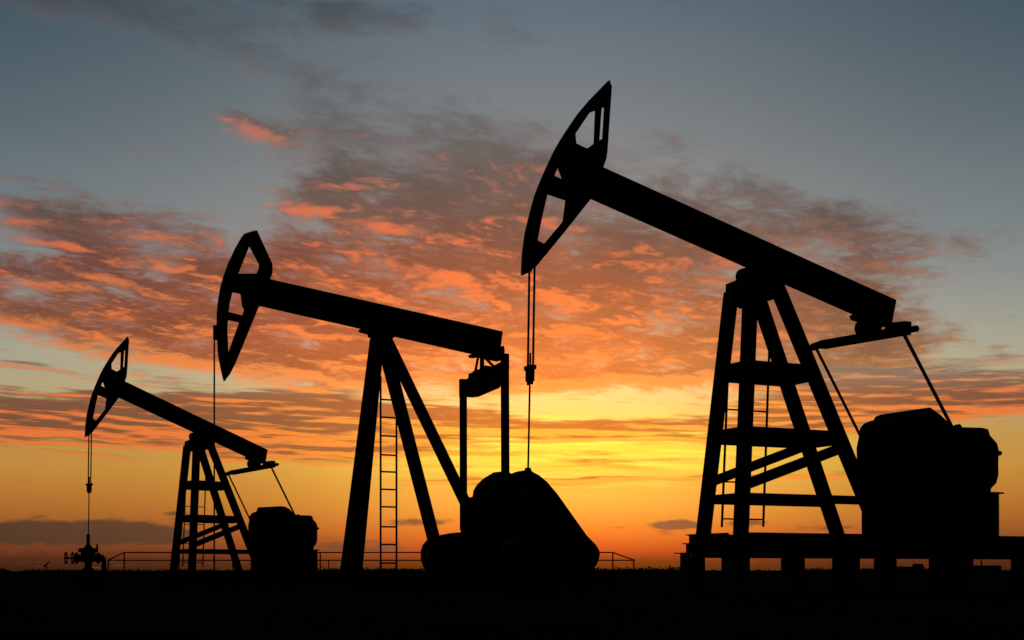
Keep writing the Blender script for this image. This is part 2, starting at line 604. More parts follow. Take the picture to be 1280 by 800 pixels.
gg = MB()                                                                  # sparse dry grass on the pad and the dip
for k in range(9000):
    y = 3.5 + 90 * random.random() ** 2.0
    x = random.uniform(-0.42, 0.42) * (y + 3)
    h = random.uniform(0.03, 0.11)
    z = ground_z(x, y)
    a = random.uniform(0, 6.28)
    for b in range(3):
        a2 = a + b * 2.1
        w = 0.006
        lx, ly = math.cos(a2), math.sin(a2)
        t = random.uniform(0.2, 0.7) * h
        gg.face_block([(x - ly * w, y + lx * w, z - 0.01), (x + ly * w, y - lx * w, z - 0.01), (x + lx * t, y + ly * t, z + h * random.uniform(0.7, 1.0))], [(0, 1, 2)])
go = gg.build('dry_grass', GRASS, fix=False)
go['kind'] = 'stuff'
tag(go, 'sparse short dry grass over the black ground', 'grass')


# ------------------------------------------------------------------ a pump jack's own frame, read off the photograph
class Frame:
    """a machine standing at photo column px, distance dist, its beam turned yaw degrees from square-on.
    P(px, py, v) = point of the machine seen at that pixel on its vertical plane v metres toward the camera"""

    def __init__(self, px, dist, yaw, z0, pmap=None):
        az = math.atan((px - 640) / FPX)
        self.th = math.radians(yaw) - az
        self.o = Vector(((px - 640) / FPX * dist, dist, z0))
        self.u = Vector((math.cos(self.th), math.sin(self.th), 0))
        self.w = Vector((math.sin(self.th), -math.cos(self.th), 0))
        self.pm = pmap or (lambda x, y: (x, y))

    def P(self, px, py, v=0.0):
        px, py = self.pm(px, py)
        r = Vector(((px - 640) / FPX, 1.0, (HOR - py) / FPX))
        c = Vector((0, 0, EYE))
        t = (v - (c - self.o).dot(self.w)) / r.dot(self.w)
        q = c + r * t - self.o
        return Vector((q.dot(self.u), -v, q.z))

    def X(self, px, py, v):
        """point v metres across from what is seen at that pixel on the middle plane"""
        q = self.P(px, py, 0.0)
        return Vector((q.x, -v, q.z))

    def UZ(self, px, py, v=0.0):
        q = self.P(px, py, v)
        return (q.x, q.z)

    def root(self, name):
        return empty(name, self.o, self.th)


def horse_head(F, root, T, near, far, holes_near, holes_far, narc):
    """two cut-out side plates joined by the curved cable track along the first narc outline points"""
    hn = [F.UZ(x, y, T / 2) for x, y in near]
    hf = [F.UZ(x, y, -T / 2) for x, y in far]
    n_h = [[F.UZ(x, y, T / 2) for x, y in h] for h in holes_near]
    f_h = [[F.UZ(x, y, -T / 2) for x, y in h] for h in holes_far]
    # the head is one assembly: its track is the body, the plates are its pieces
    m = MB()
    t = 0.03
    for i in range(narc - 1):
        (a, b), (c, d) = hn[i], hn[i + 1]
        (e, f), (g, h) = hf[i], hf[i + 1]
        yn, yf = -T / 2 - 0.004, T / 2 + 0.004
        m.face_block([(a, yn, b), (c, yn, d), (g, yf, h), (e, yf, f), (a + t, yn, b), (c + t, yn, d), (g + t, yf, h), (e + t, yf, f)],
                     [(0, 1, 2, 3), (4, 7, 6, 5), (0, 4, 5, 1), (3, 2, 6, 7), (0, 3, 7, 4), (1, 5, 6, 2)])
    hd = m.build('horse_head', STEEL, root)
    part('side_plate', STEEL, hd, lambda q: q.plate([hn] + n_h, -T / 2 - 0.012, -T / 2 + 0.012))
    part('side_plate', STEEL, hd, lambda q: q.plate([hf] + f_h, T / 2 - 0.012, T / 2 + 0.012))
    return hd


def hull(pts):
    pts = sorted(set(pts))
    def half(ps):
        h = []
        for p in ps:
            while len(h) > 1 and (h[-1][0] - h[-2][0]) * (p[1] - h[-2][1]) - (h[-1][1] - h[-2][1]) * (p[0] - h[-2][0]) <= 0:
                h.pop()
            h.append(p)
        return h
    return half(pts)[:-1] + half(pts[::-1])[:-1]


def beam(F, root, tl, tr, bl, br, W):
    """walking beam: I girder from head to tail; top edge read on its near flange, bottom edge on its far flange"""
    a, b = F.UZ(*tl, W / 2), F.UZ(*tr, W / 2)
    c, d = F.UZ(*bl, -W / 2), F.UZ(*br, -W / 2)
    t = 0.03
    m = MB()
    L = lambda p, q, s: (p[0] + (q[0] - p[0]) * s, p[1] + (q[1] - p[1]) * s)
    m.plate([[c, d, b, a]], -0.015, 0.015)
    m.plate([[L(a, c, 0.07), L(b, d, 0.07), b, a]], -W / 2, W / 2)
    m.plate([[c, d, L(d, b, 0.07), L(c, a, 0.07)]], -W / 2, W / 2)
    m.plate([[L(c, d, 0.985), d, b, L(a, b, 0.985)]], -W / 2 - 0.002, W / 2 + 0.002)
    ob = m.build('walking_beam', STEEL, root)
    k = 7
    for i in range(k + 1):                                                # web stiffeners
        s0, s1 = i / k * 0.97 + 0.0, i / k * 0.97 + 0.02
        q = MB()
        q.plate([[L(L(c, d, s0), L(a, b, s0), 0.07), L(L(c, d, s1), L(a, b, s1), 0.07),
                  L(L(c, d, s1), L(a, b, s1), 0.93), L(L(c, d, s0), L(a, b, s0), 0.93)]], -W / 2 + 0.006, W / 2 - 0.006)
        q.build('web_stiffener', STEEL, ob)
    return ob


def ladder(root, A0, A1, B0, B1, rungs, r=0.017, rr=0.011):
    """stiles A and B (top, bottom); rungs as fractions down the stiles"""
    ld = part('ladder', STEEL, root, lambda q: q.tube(A0, A1, r, 8))
    part('stile', STEEL, ld, lambda q: q.tube(B0, B1, r, 8))
    for (pa, pb) in rungs:
        part('rung', STEEL, ld, lambda q: q.tube(pa, pb, rr, 6))
    return ld


def on_line(p, q, z):
    s = (z - p.z) / (q.z - p.z)
    return p + (q - p) * s


# ------------------------------------------------------------------ four-legged pump jack (the near right one and the far left one)
def pump_four_legs(F, label, well_label):
    P, UZ = F.P, F.UZ
    R = F.root('pump_jack')
    tag(R, label, 'pump jack', 'oil pump jacks with nodding beams')
    T = 0.20
    arc = [(760.9, 100.6), (748, 113.5), (736.2, 125.6), (721.9, 142.5), (707.5, 163.8), (698.8, 177.5), (691.9, 190), (683, 208.8), (675.6, 225.6),
           (668, 245), (662, 267), (656.2, 291), (652.8, 316), (651.3, 343.8)]
    rt = [(669.4, 333.8), (705.6, 290), (738, 249), (753.8, 208.8), (757.5, 198.8), (758.8, 190), (762.6, 134), (764.4, 108)]
    sh = lambda y: 11.0 * min(1.0, max(0.0, (y - 101) / 30.0))
    near = [(x + sh(y), y - (5.5 if i == len(arc) - 1 else 0)) for i, (x, y) in enumerate(arc)] + rt
    far = arc + [(x - sh(y), y) for x, y in rt]
    far[0] = (759.5, 101.5)
    h1n = [(735.2, 141.5), (718.8, 167), (720, 179.5), (733.5, 186), (753.2, 173), (755.4, 134)]
    h1f = [(727, 141), (712, 167), (712, 182), (733.5, 186), (742.4, 179.5), (744.2, 137)]
    h2n = [(699, 204.5), (692.5, 220), (703.2, 224.5)]
    h2f = [(695, 203.5), (684, 218.5), (703, 224.5)]
    h3n = [(686, 241.5), (684, 243), (678, 268), (671.5, 300.5), (680, 305), (712, 268), (714, 252)]
    h3f = [(676, 240), (668, 268), (662, 296), (672, 304), (680, 305), (703.5, 277), (707, 250.5)]
    hd = horse_head(F, R, T, near, far, [h1n, h2n, h3n], [h1f, h2f, h3f], len(arc))
    # the gusset box that hangs the head on the beam
    g = [UZ(704, 226, -0.05), UZ(684, 232, -0.05), UZ(682, 238, -0.05), UZ(707, 250, -0.05), UZ(712, 268, 0), UZ(730, 250, 0), UZ(748, 215, 0), UZ(752, 196, 0), UZ(733, 187, 0), UZ(716, 181, 0), UZ(703, 200, 0)]
    part('hanger_plate', STEEL, hd, lambda q: q.plate([g], -0.05, 0.05))
    bm_ = beam(F, R, (735, 200.2), (1120.6, 375), (726, 243.6), (1099, 408), 0.26)
    part('clip_plate', STEEL, bm_, lambda q: q.plate([[UZ(1071, 392), UZ(1104, 406), UZ(1104, 409), UZ(1080, 400), UZ(1073, 398)]], -0.16, 0.16))
    # saddle bearing on the post cap
    sb = part('saddle_bearing', IRON, R, lambda q: q.tube(F.X(940.5, 343, -0.22), F.X(940.5, 343, 0.22), 0.115, 18))
    part('bearing_cap', IRON, sb, lambda q: q.plate([[UZ(934, 353), UZ(964, 353), UZ(962, 338), UZ(952, 334), UZ(940, 332), UZ(935, 337)]], -0.13, 0.13))
    part('post_cap', STEEL, R, lambda q: q.plate([[UZ(906, 355.6, -0.3), UZ(919, 350.5, -0.3), UZ(976, 350.5, 0.3), UZ(972, 373, 0.3), UZ(958, 377, 0.3), UZ(905.5, 375, -0.3)]], -0.28, 0.28))
    # legs
    vt, vb = 0.25, 0.42
    LG = [((914, 366), (879, 669.5), -1), ((938, 366), (926, 669.5), 1), ((943, 358), (1047, 669.5), -1), ((966, 346), (1100, 669.5), 1)]
    legs = []
    for (t0, b0, s) in LG:
        p, q_ = P(*t0, vt * s), P(*b0, vb * s)
        legs.append((p, q_))
        part('post_leg', STEEL, R, lambda q: q.hbar(p, q_, 0.145, 0.145, 0.02))
    zl = lambda y: P(930, y, 0.4).z
    prs = ((1, 3), (0, 2), (0, 1), (2, 3))
    for (y0, y1) in ((448, 468.5), (532, 549.5), (615.8, 627)):
        zt, zb = zl(y0), zl(y1)
        zm, hh = (zt + zb) / 2, zt - zb
        for (i, j) in prs:
            a, b = on_line(*legs[i], zm), on_line(*legs[j], zm)
            if y0 > 600 and (i, j) == (2, 3):
                continue
            d = (b - a).normalized()
            side = Vector((0, 0, 1))
            part('cross_brace', STEEL, R, lambda q: q.bar(a + d * 0.02, b - d * 0.02, hh, 0.05, side))
    # diagonals
    part('diagonal_brace', STEEL, R, lambda q: q.bar(P(885, 604, -0.37), P(1016, 554, -0.37), 0.05, 0.125))
    part('diagonal_brace', STEEL, R, lambda q: q.bar(P(930, 606.5, 0.36), P(1052, 560, 0.36), 0.05, 0.135))
    # ladder inside the legs
    va = -0.52
    A0, A1 = P(910.5, 452, va), P(902.3, 659, va)
    B0, B1 = P(961.5, 440, va), P(954, 658.5, va)
    rg = []
    for y in (469.7, 513, 556.5, 603, 649):
        z = P(930, y, va).z
        rg.append((on_line(A0, A1, z), on_line(B0, B1, z)))
    ladder(R, A0, A1, B0, B1, rg, 0.0165, 0.011)
    # tail bearing and equalizer
    part('tail_bearing', IRON, R, lambda q: (q.tube(F.X(1085, 409, -0.16), F.X(1085, 409, 0.16), 0.105, 18), q.plate([[UZ(1076, 402), UZ(1078, 398), UZ(1092, 404), UZ(1092, 414), UZ(1082, 419)]], -0.09, 0.09)))
    e0, e1 = P(1016, 433.5, -1.1), P(1145, 410.5, 1.1)
    um = (e0.x + e1.x) / 2
    e0.x += (um - e0.x) * 0.6
    e1.x += (um - e1.x) * 0.6
    d = (e1 - e0).normalized()
    eq = part('equalizer_bar', STEEL, R, lambda q: (q.bar(e0 + d * 0.24, e1 - d * 0.18, 0.115, 0.13, (0, 0, 1)), q.tube(e0, e1, 0.042, 12)), 0.006)
    part('pin_block', IRON, eq, lambda q: q.bar(e1 - d * 0.56 + Vector((0, 0, 0.09)), e1 - d * 0.17 + Vector((0, 0, 0.07)), 0.09, 0.12, (0, 0, 1)), 0.008)
    part('pin_block', IRON, eq, lambda q: q.tube(e0 + Vector((0.02, 0, -0.005)), e0 + d * 0.14 + Vector((0.02, 0, 0.01)), 0.055, 10))
    # pitman arms down to the crank pins
    n0, n1 = P(1129, 416, 1.0), P(1192, 537.5, 1.0)
    f0, f1 = P(1019.5, 434, -1.0), P(1080, 554, -1.0)
    part('pitman_arm', STEEL, R, lambda q: q.tube(n0, n1, 0.024, 10))
    part('pitman_arm', STEEL, R, lambda q: q.tube(f0, f1, 0.021, 10))
    # cranks with their counterweights, gearbox between
    sc = P(1150, 578, 0)
    near_w = [UZ(1193, 533.5, 1.3), UZ(1229, 534.5, 1.3), UZ(1236, 536.3, 1.3), UZ(1238, 544, 1.3), UZ(1247, 554, 1.3), UZ(1249, 562, 1.3), UZ(1248.5, 580, 1.3),
              UZ(1248.8, 594, 1.3), UZ(1246, 604, 1.3), UZ(1239.5, 610.5, 1.3), UZ(1239, 617, 1.3), UZ(1195, 617, 1.05), UZ(1178, 602, 1.05), UZ(1170, 580, 1.05), UZ(1174, 552, 1.05)]
    far_w = [UZ(1073, 545, -1.3), UZ(1074, 536, -1.3), UZ(1079, 529.5, -1.3), UZ(1087, 526, -1.3), UZ(1130, 526, -1.05), UZ(1148, 545, -1.05), UZ(1152, 575, -1.05),
             UZ(1142, 602, -1.05), UZ(1128, 617, -1.05), UZ(1107, 617, -1.05), UZ(1104, 613.3, -1.05), UZ(1089, 613.3, -1.3), UZ(1086, 617, -1.3), UZ(1078, 617, -1.3), UZ(1075, 602, -1.3), UZ(1070.5, 580, -1.3), UZ(1070, 560, -1.3)]
    for s, w, pin in ((1, near_w, n1), (-1, far_w, f1)):
        cr = part('crank', IRON, R, lambda q: (q.bar(Vector((sc.x, -0.98 * s, sc.z)), Vector((pin.x, -0.98 * s, pin.z)), 0.1, 0.24), q.tube((sc.x, -0.5 * s, sc.z), (sc.x, -1.04 * s, sc.z), 0.1, 14)))
        part('counterweight', IRON, cr, lambda q: q.plate([w], -1.05 * s, -1.3 * s), 0.02)
        part('crank_pin', IRON, cr, lambda q: q.tube((pin.x, -0.9 * s, pin.z), (pin.x, -1.04 * s, pin.z), 0.05, 10))
    part('shaft_nut', IRON, R, lambda q: q.tube(P(1249.5, 566.5, 1.29), P(1249.5, 566.5, 1.37), 0.036, 6))
    gb = part('gearbox', IRON, R, lambda q: q.plate([hull([UZ(1087, 532, -0.5), UZ(1091, 524, -0.5), UZ(1102, 517.5, -0.5), UZ(1155, 511.6, 0.5), UZ(1167, 513, 0.5), UZ(1177, 518, 0.5), UZ(1189, 530, 0.5),
                                                      UZ(1200, 560, 0.5), UZ(1203, 613, 0.5), UZ(1107, 613, -0.5), UZ(1092, 560, -0.5)])], -0.5, 0.5), 0.03)
    part('inspection_cover', IRON, gb, lambda q: q.tube((sc.x, -0.5, sc.z), (sc.x, -0.54, sc.z), 0.22, 18))
    # pedestal
    a, b = UZ(1077, 618, -0.55), UZ(1249, 668, 0.55)
    pdt = part('pedestal', STEEL, R, lambda q: q.box((a[0], -0.55, b[1] - 0.03), (b[0], 0.55, a[1] - 0.012)))
    c0 = UZ(1255, 616, 0.6)
    part('cover_plate', STEEL, pdt, lambda q: q.box((a[0] - 0.02, -0.6, a[1] - 0.012), (c0[0], 0.6, a[1] + 0.012)))
    part('gearbox_foot', STEEL, pdt, lambda q: q.box((UZ(1107, 613, -0.5)[0], -0.44, a[1] + 0.012), (UZ(1203, 613, 0.5)[0], 0.44, UZ(1150, 611.5, 0)[1])))
    # skid of two long girders on blocks
    zt, zb = P(1000, 668, 0).z, P(1000, 697.5, 0).z
    zt -= 0.002
    ul, ur = UZ(861, 680, -0.62)[0], UZ(1345, 680, 0.62)[0]
    zm = (zt + zb) / 2
    for s in (-1, 1):
        part('skid_girder', STEEL, R, lambda q: q.hbar((ul, 0.55 * s, zm), (ur, 0.55 * s, zm), 0.16, zt - zb, 0.025))
    k = 6
    for i in range(k):
        x = ul + 0.05 + (ur - ul - 0.1) * i / (k - 1)
        part('skid_crossbeam', STEEL, R, lambda q: q.hbar((x, -0.542, zm - 0.004), (x, 0.542, zm - 0.004), 0.09, zt - zb - 0.06, 0.02, (1, 0, 0)))
    # treads stepping down at the skid's end
    for (x0, x1, yy, yb) in ((857, 864, 668, 679), (852.5, 862, 679, 691), (842.5, 860, 691, 716)):
        a0, a1 = UZ(x0, yy, -0.62), UZ(x1, yy, -0.62)
        zb2 = P(850, yb, -0.62).z
        rx = UZ({857: 861, 852.5: 857.3, 842.5: 850}[x0], yy, -0.62)[0]
        tr = part('step_tread', STEEL, R, lambda q: q.box((a0[0], -0.3, a0[1] - 0.014), (ul + 0.03 * (1 if yy == 668 else -1) if yy != 668 else ul - 0.002, 0.62, a0[1])))
        part('riser', STEEL, tr, lambda q: q.box((rx, -0.28 if yy < 690 else 0.4, zb2), (rx + 0.03, 0.618, a0[1] - 0.014)))
    zg = 0.0
    for (x0, x1, s) in ((850, 882, -1), (975, 1007, -1), (1091, 1122, -1), (902, 937, 1), (1040, 1075, 1), (1159, 1218, 1), (1262, 1305, 1)):
        uc = (UZ(x0, 705, 0.55 * s)[0] + UZ(x1, 705, 0.55 * s)[0]) / 2
        w = (x1 - x0) / 95.0
        hb = 0.12
        hu = max(0.06, (w - 0.59 * 2 * hb) / 0.81 / 2)
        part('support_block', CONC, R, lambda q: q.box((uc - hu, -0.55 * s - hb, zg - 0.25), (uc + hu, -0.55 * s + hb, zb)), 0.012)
    # bridle, carrier and polished rod
    for s, x0, x1 in ((-1, 661.9, 659.8), (1, 668.4, 666.2)):
        part('bridle_cable', CABLE, R, lambda q: q.tube(P(x0, 322, 0.057 * s), P(x1, 462, 0.057 * s), 0.0145, 8))
    car = part('carrier_bar', IRON, R, lambda q: (q.bar(P(662.7, 457, 0), P(662.7, 462.5, 0), 0.2, 0.075), q.bar(P(662.5, 462.5, 0), P(662.4, 477, 0), 0.13, 0.065)), 0.006)
    for s in (-1, 1):
        part('cable_socket', IRON, car, lambda q: q.tube(F.X(662.5, 476, 0.055 * s), F.X(662.5, 481, 0.055 * s), 0.016, 8))
    part('polished_rod', CABLE, R, lambda q: q.tube(P(663, 441, 0), P(660.1, 590, 0), 0.0125, 8))
    # wellhead under the rod
    foot = R.matrix_basis @ Vector((0, 0, 0))
    loc = Matrix.Translation(F.o) @ Matrix.Rotation(F.th, 4, 'Z') @ P(660.0, 600, 0)
    return R, loc


def wellhead(loc, zg, ztop, rz, label):
    R = empty('wellhead', (loc.x, loc.y, zg), rz)
    tag(R, label, 'wellhead', 'wellheads under the pump rods')
    H = ztop - zg
    k = H / 1.64
    part('casing_head', IRON, R, lambda q: q.lathe([(0.34, -0.08), (0.34, 0.66 * k), (0.25, 0.7 * k), (0.14, 0.71 * k), (0.135, 0.74 * k)], 18))
    part('lower_flange', IRON, R, lambda q: q.lathe([(0.13, 0.74 * k), (0.135, 0.745 * k), (0.135, 0.85 * k), (0.085, 0.86 * k), (0.085, 0.985 * k)], 18))
    body = part('tee_body', IRON, R, lambda q: (q.lathe([(0.085, 0.98 * k), (0.15, 1.0 * k), (0.18, 1.06 * k), (0.17, 1.13 * k), (0.175, 1.22 * k)], 18), q.tube((-0.3, 0, 1.085 * k), (0.3, 0, 1.085 * k), 0.085, 14)))
    part('top_flange', IRON, R, lambda q: q.lathe([(0.22, 1.22 * k), (0.23, 1.225 * k), (0.23, 1.31 * k), (0.1, 1.33 * k), (0.07, 1.37 * k), (0.06, 1.4 * k)], 18))
    part('lug', IRON, body, lambda q: q.box((0.19, -0.02, 1.3 * k), (0.23, 0.02, 1.41 * k)))
    sbx = [(0.055, 1.39 * k)]
    for i in range(5):
        z = (1.4 + i * 0.048) * k
        sbx += [(0.047, z), (0.047, z + 0.024 * k), (0.036, z + 0.026 * k), (0.036, z + 0.045 * k)]
    part('stuffing_box', IRON, R, lambda q: q.lathe(sbx + [(0.045, 1.64 * k), (0.02, 1.645 * k)], 14))
    for s, x in ((-1, 0.3), (1, 0.26)):
        part('pipe_flange', IRON, body, lambda q: q.tube((s * x, 0, 1.085 * k), (s * (x - 0.05), 0, 1.085 * k), 0.135, 14))
    stem = part('valve_stem', IRON, R, lambda q: q.tube((-0.56, 0, 1.085 * k), (-0.3, 0, 1.085 * k), 0.022, 8))
    for x in (-0.37, -0.52):
        wl = part('handwheel', IRON, R, lambda q: q.torus((x, 0, 1.085 * k), (1, 0, 0), 0.14, 0.012))
        part('spoke', IRON, wl, lambda q: (q.tube((x, -0.14, 1.085 * k), (x, 0.14, 1.085 * k), 0.008, 6), q.tube((x, 0, 1.085 * k - 0.14), (x, 0, 1.085 * k + 0.14), 0.011, 6)))
    pts = [(0.2, 0, 1.12 * k), (0.27, 0, 1.12 * k)] + [(0.27 + 0.10 * math.sin(i * 0.2618), 0, 1.12 * k - 0.10 * (1 - math.cos(i * 0.2618))) for i in range(1, 7)] + [(0.37, 0, -0.08)]
    part('flow_pipe', IRON, R, lambda q: q.path(pts, 0.062, 12))
    return R


F1 = Frame(945, 18.7, 36, 0.0)
R1, w1 = pump_four_legs(F1, 'largest pump jack at right, four-legged post standing on a raised skid', '')
wellhead(w1, 0.0, EYE + (HOR - 585) / FPX * w1.y, 0.5, 'wellhead in front of the big counterweight, under the rod of the largest pump jack')

lmap = lambda x, y: (159.5 + 0.487 * (x - 761), 421 + 0.515 * (y - 101))
F2 = Frame(249, 36.3, 36, -0.5, lmap)
R2, w2 = pump_four_legs(F2, 'smallest pump jack at far left, four-legged post with ladder and raised head', '')
wellhead(w2, -0.5, EYE + (HOR - 668) / FPX * w2.y, 0.54, 'wellhead with two valve handwheels at far left, under the smallest pump jack')


# ------------------------------------------------------------------ middle pump jack
def pump_middle(F):
    P, UZ = F.P, F.UZ
    R = F.root('pump_jack')
    tag(R, 'middle pump jack with splayed legs, long ladder and a big rounded counterweight', 'pump jack', 'oil pump jacks with nodding beams')
    T, D = 0.20, 5.5
    arc = [(305.2, 292.2), (302.5, 295.6), (293.8, 310.6), (285, 329.4), (279.4, 345), (275, 361), (272, 380), (271, 392.5), (270.9, 408), (271.5, 425), (272.5, 442.5), (275.6, 460), (279.4, 476)]
    rt = [(281, 476), (287.5, 467.5), (295, 452.5), (323.8, 382.5), (337.5, 348.8), (340.4, 341.9), (340.4, 330), (321, 288)]
    sh = lambda y: D * min(1.0, max(0.15, (476 - y) / 40.0))
    near = [(x + sh(y), y) for x, y in arc] + rt
    far = arc + [(x - min(sh(y), 2.5 if y < 290 else 9), y) for x, y in rt]
    h1n = [(311.5, 308), (297.8, 342), (326.5, 342), (329.3, 333.8), (329, 330)]
    h1f = [(307, 309), (292.3, 342), (321, 342), (323.8, 333.8), (323.5, 330), (312, 308.5)]
    h2n = [(290.6, 364.4), (286.9, 380), (285.6, 390), (308, 395.6), (310, 387), (306, 368)]
    h2f = [(285, 364), (281.4, 380), (280, 390), (302.5, 395.6), (305, 387.5), (302.8, 380), (300.6, 367.5)]
    h3n = [(285, 398.8), (284, 411), (285.3, 441), (289, 434), (304.5, 404)]
    h3f = [(279.5, 398.8), (278.5, 411), (281, 430), (285.3, 441), (299, 403)]
    hd = horse_head(F, R, T, near, far, [h1n, h2n, h3n], [h1f, h2f, h3f], len(arc))
    part('hanger_plate', STEEL, hd, lambda q: q.plate([[UZ(284, 348), UZ(288, 360), UZ(302, 365), UZ(304, 384), UZ(322, 380), UZ(332, 350), UZ(330, 345)]], -0.06, 0.06))
    part('cable_bracket', IRON, hd, lambda q: q.bar(P(271.5, 407, 0), P(271.5, 425, 0), 0.1, 0.1))
    bm_ = beam(F, R, (325, 346), (628.5, 414.2), (318, 381.2), (617, 449.2), 0.24)
    part('tail_block', IRON, bm_, lambda q: q.plate([[UZ(589, 443), UZ(590, 446.5), UZ(596, 447), UZ(600, 445), UZ(607, 448), UZ(625, 451), UZ(627, 440), UZ(626, 433)]], -0.13, 0.13))
    part('saddle_bearing', IRON, R, lambda q: (q.plate([[UZ(452, 411), UZ(452, 414), UZ(463, 417), UZ(464, 421), UZ(488, 424), UZ(492, 420)]], -0.14, 0.14), q.tube(F.X(476, 421, -0.2), F.X(476, 421, 0.2), 0.09, 14)))
    part('post_cap', STEEL, R, lambda q: q.plate([[UZ(463, 418, -0.17), UZ(489, 421, 0.17), UZ(494, 432, 0.17), UZ(486, 446, 0.17), UZ(470, 446, -0.17), UZ(463, 430, -0.17)]], -0.17, 0.17))
    LG = [((469, 424), (431.3, 716), -0.13, -0.27, 0.155), ((473, 424), (445.3, 716), 0.13, 0.27, 0.17), ((478, 424), (553, 716), -0.14, -0.72, 0.195), ((483, 424), (624, 716), 0.14, 0.72, 0.165)]
    legs = []
    for t0, b0, v0, v1, w in LG:
        p, q_ = P(*t0, v0), P(*b0, v1)
        legs.append((p, q_))
        part('post_leg', STEEL, R, lambda q: q.hbar(p, q_, w, w, 0.02))
    # ladder
    va = -0.05
    A0, A1 = P(475.8, 470, va), P(475.8, 714, va)
    q0 = P(495.6, 440, va)
    B0, B1 = P(495.6, 478, va), P(495.6, 714, va)
    rg = []
    for y in (499.8, 521.8, 545, 568.8, 589.8, 611.8, 633.6, 658.5, 680.6, 704):
        z = P(485, y, va).z
        rg.append((Vector((A0.x, -va, z)), Vector((B0.x, -va, z))))
    ladder(R, A0, A1, B0, B1, rg, 0.0205, 0.0165)
    # equalizer slung under the tail
    e0, e1 = P(579, 484, -1.0), P(631, 458, 1.0)
    d = (e1 - e0).normalized()
    um = (e0.x + e1.x) / 2
    prof_l = [P(583, 476.5, -0.85), P(590, 473, -0.62), P(590.6, 467.5, -0.6), P(595, 466, -0.45), P(598, 463, -0.35), P(606, 461, -0.05), P(609, 457, 0.1), P(612, 457.5, 0.2), P(613.5, 461, 0.25),
              P(626, 453, 0.8), P(627, 476, 0.8), P(621, 485, 0.55), P(610, 490, 0.15), P(597.5, 496, -0.35), P(590, 497, -0.6), P(584, 495.5, -0.85)]
    m = MB()
    n = len(prof_l)
    vs = [(p.x * 0.5 + um * 0.5 - 0.05, p.y, p.z) for p in prof_l] + [(p.x * 0.5 + um * 0.5 + 0.05, p.y, p.z) for p in prof_l]
    m.face_block(vs, [tuple(range(n)), tuple(reversed(range(n, 2 * n)))] + [(i, (i + 1) % n, n + (i + 1) % n, n + i) for i in range(n)])
    eq = m.build('equalizer_yoke', STEEL, R)
    part('hanger_link', IRON, eq, lambda q: q.tube(P(602.5, 444, 0), P(602.5, 470, 0), 0.045, 10))
    part('hanger_link', IRON, eq, lambda q: q.tube(P(598, 444, -0.1), P(593.5, 468, -0.5), 0.028, 8))
    part('hanger_link', IRON, eq, lambda q: q.tube(P(606, 447, 0.1), P(618, 459, 0.5), 0.028, 8))
    # pitman arms
    f0, f1 = P(579, 474, -1.0), P(579.4, 662, -1.0)
    n0, n1 = P(631, 442.3, 1.0), P(631.8, 640, 1.0)
    part('pitman_arm', STEEL, R, lambda q: (q.hbar(f0, f1, 0.11, 0.115, 0.02), q.bar(f0, f0 + (f1 - f0) * 0.12, 0.112, 0.135)))
    part('pitman_arm', STEEL, R, lambda q: (q.hbar(n0, n1, 0.11, 0.125, 0.02), q.bar(n0, n0 + (n1 - n0) * 0.1, 0.112, 0.13)))
    # cranks
    sc = P(640, 672, 0)
    nw = [(637, 594), (646, 589.7), (652, 588.4), (660, 589.8), (668.7, 594.4), (678, 602), (691, 617)]
    NW = [UZ(x, y, 1.15) for x, y in nw] + [UZ(x, y, 1.32) for x, y in [(734, 669), (744.6, 679.7), (749.3, 687), (750.6, 692), (749.3, 699), (746, 707), (738, 716), (720, 723)]] + \
         [UZ(x, y, 1.1) for x, y in [(690, 722), (650, 706), (622, 676), (608, 645), (607, 615), (618, 602)]]
    FW = [UZ(x, y, -1.3) for x, y in [(575, 665.2), (562, 666.4), (550.6, 668.6), (540, 671.5), (533.4, 674.7), (528, 681), (525.6, 688.8), (525.8, 699.7), (528.8, 709), (536, 716), (548, 720)]] + \
         [UZ(x, y, -1.05) for x, y in [(600, 720), (640, 700), (650, 670), (632, 655), (606, 656)]]
    for s, w, pin in ((1, NW, n1), (-1, FW, f1)):
        cr = part('crank', IRON, R, lambda q: (q.bar(Vector((sc.x, -1.0 * s, sc.z)), Vector((pin.x, -1.0 * s, pin.z)), 0.1, 0.26), q.tube((sc.x, -0.45 * s, sc.z), (sc.x, -1.05 * s, sc.z), 0.11, 14)))
        part('counterweight', IRON, cr, lambda q: q.plate([w], -1.06 * s, -1.32 * s), 0.03)
        part('crank_pin', IRON, cr, lambda q: q.tube((pin.x, -0.9 * s, pin.z), (pin.x, -1.04 * s, pin.z), 0.06, 10))
    # the hump is the gearbox lid: left side read on its far face, right side on its near face
    gl = [(590, 622), (591.5, 613), (594, 608.5), (597.5, 604.2), (602, 599.8), (607, 596.2), (613, 593.2), (620, 590.8)]
    gr_ = [(629, 588.9), (635, 589.5), (640, 592), (655, 605), (668, 640), (672, 716)]
    part('gearbox', IRON, R, lambda q: q.plate([hull([UZ(x, y, -0.2) for x, y in gl] + [UZ(x, y, 0.2) for x, y in gr_] + [UZ(590, 716, -0.2)])], -0.2, 0.2), 0.01)
    part('gearbox_flange', IRON, R, lambda q: q.plate([[UZ(576, 623.5, -0.44), UZ(592, 620.6, -0.44), UZ(600, 716, -0.44), UZ(576, 716, -0.44)]], -0.44, 0.44))
    # skid and pad hidden in the dark at the foot
    zg = -0.1
    for s in (-1, 1):
        part('skid_girder', STEEL, R, lambda q: q.hbar((UZ(418, 715)[0], 0.6 * s, 0.13), (UZ(748, 715)[0], 0.6 * s, 0.13), 0.16, 0.2, 0.02))
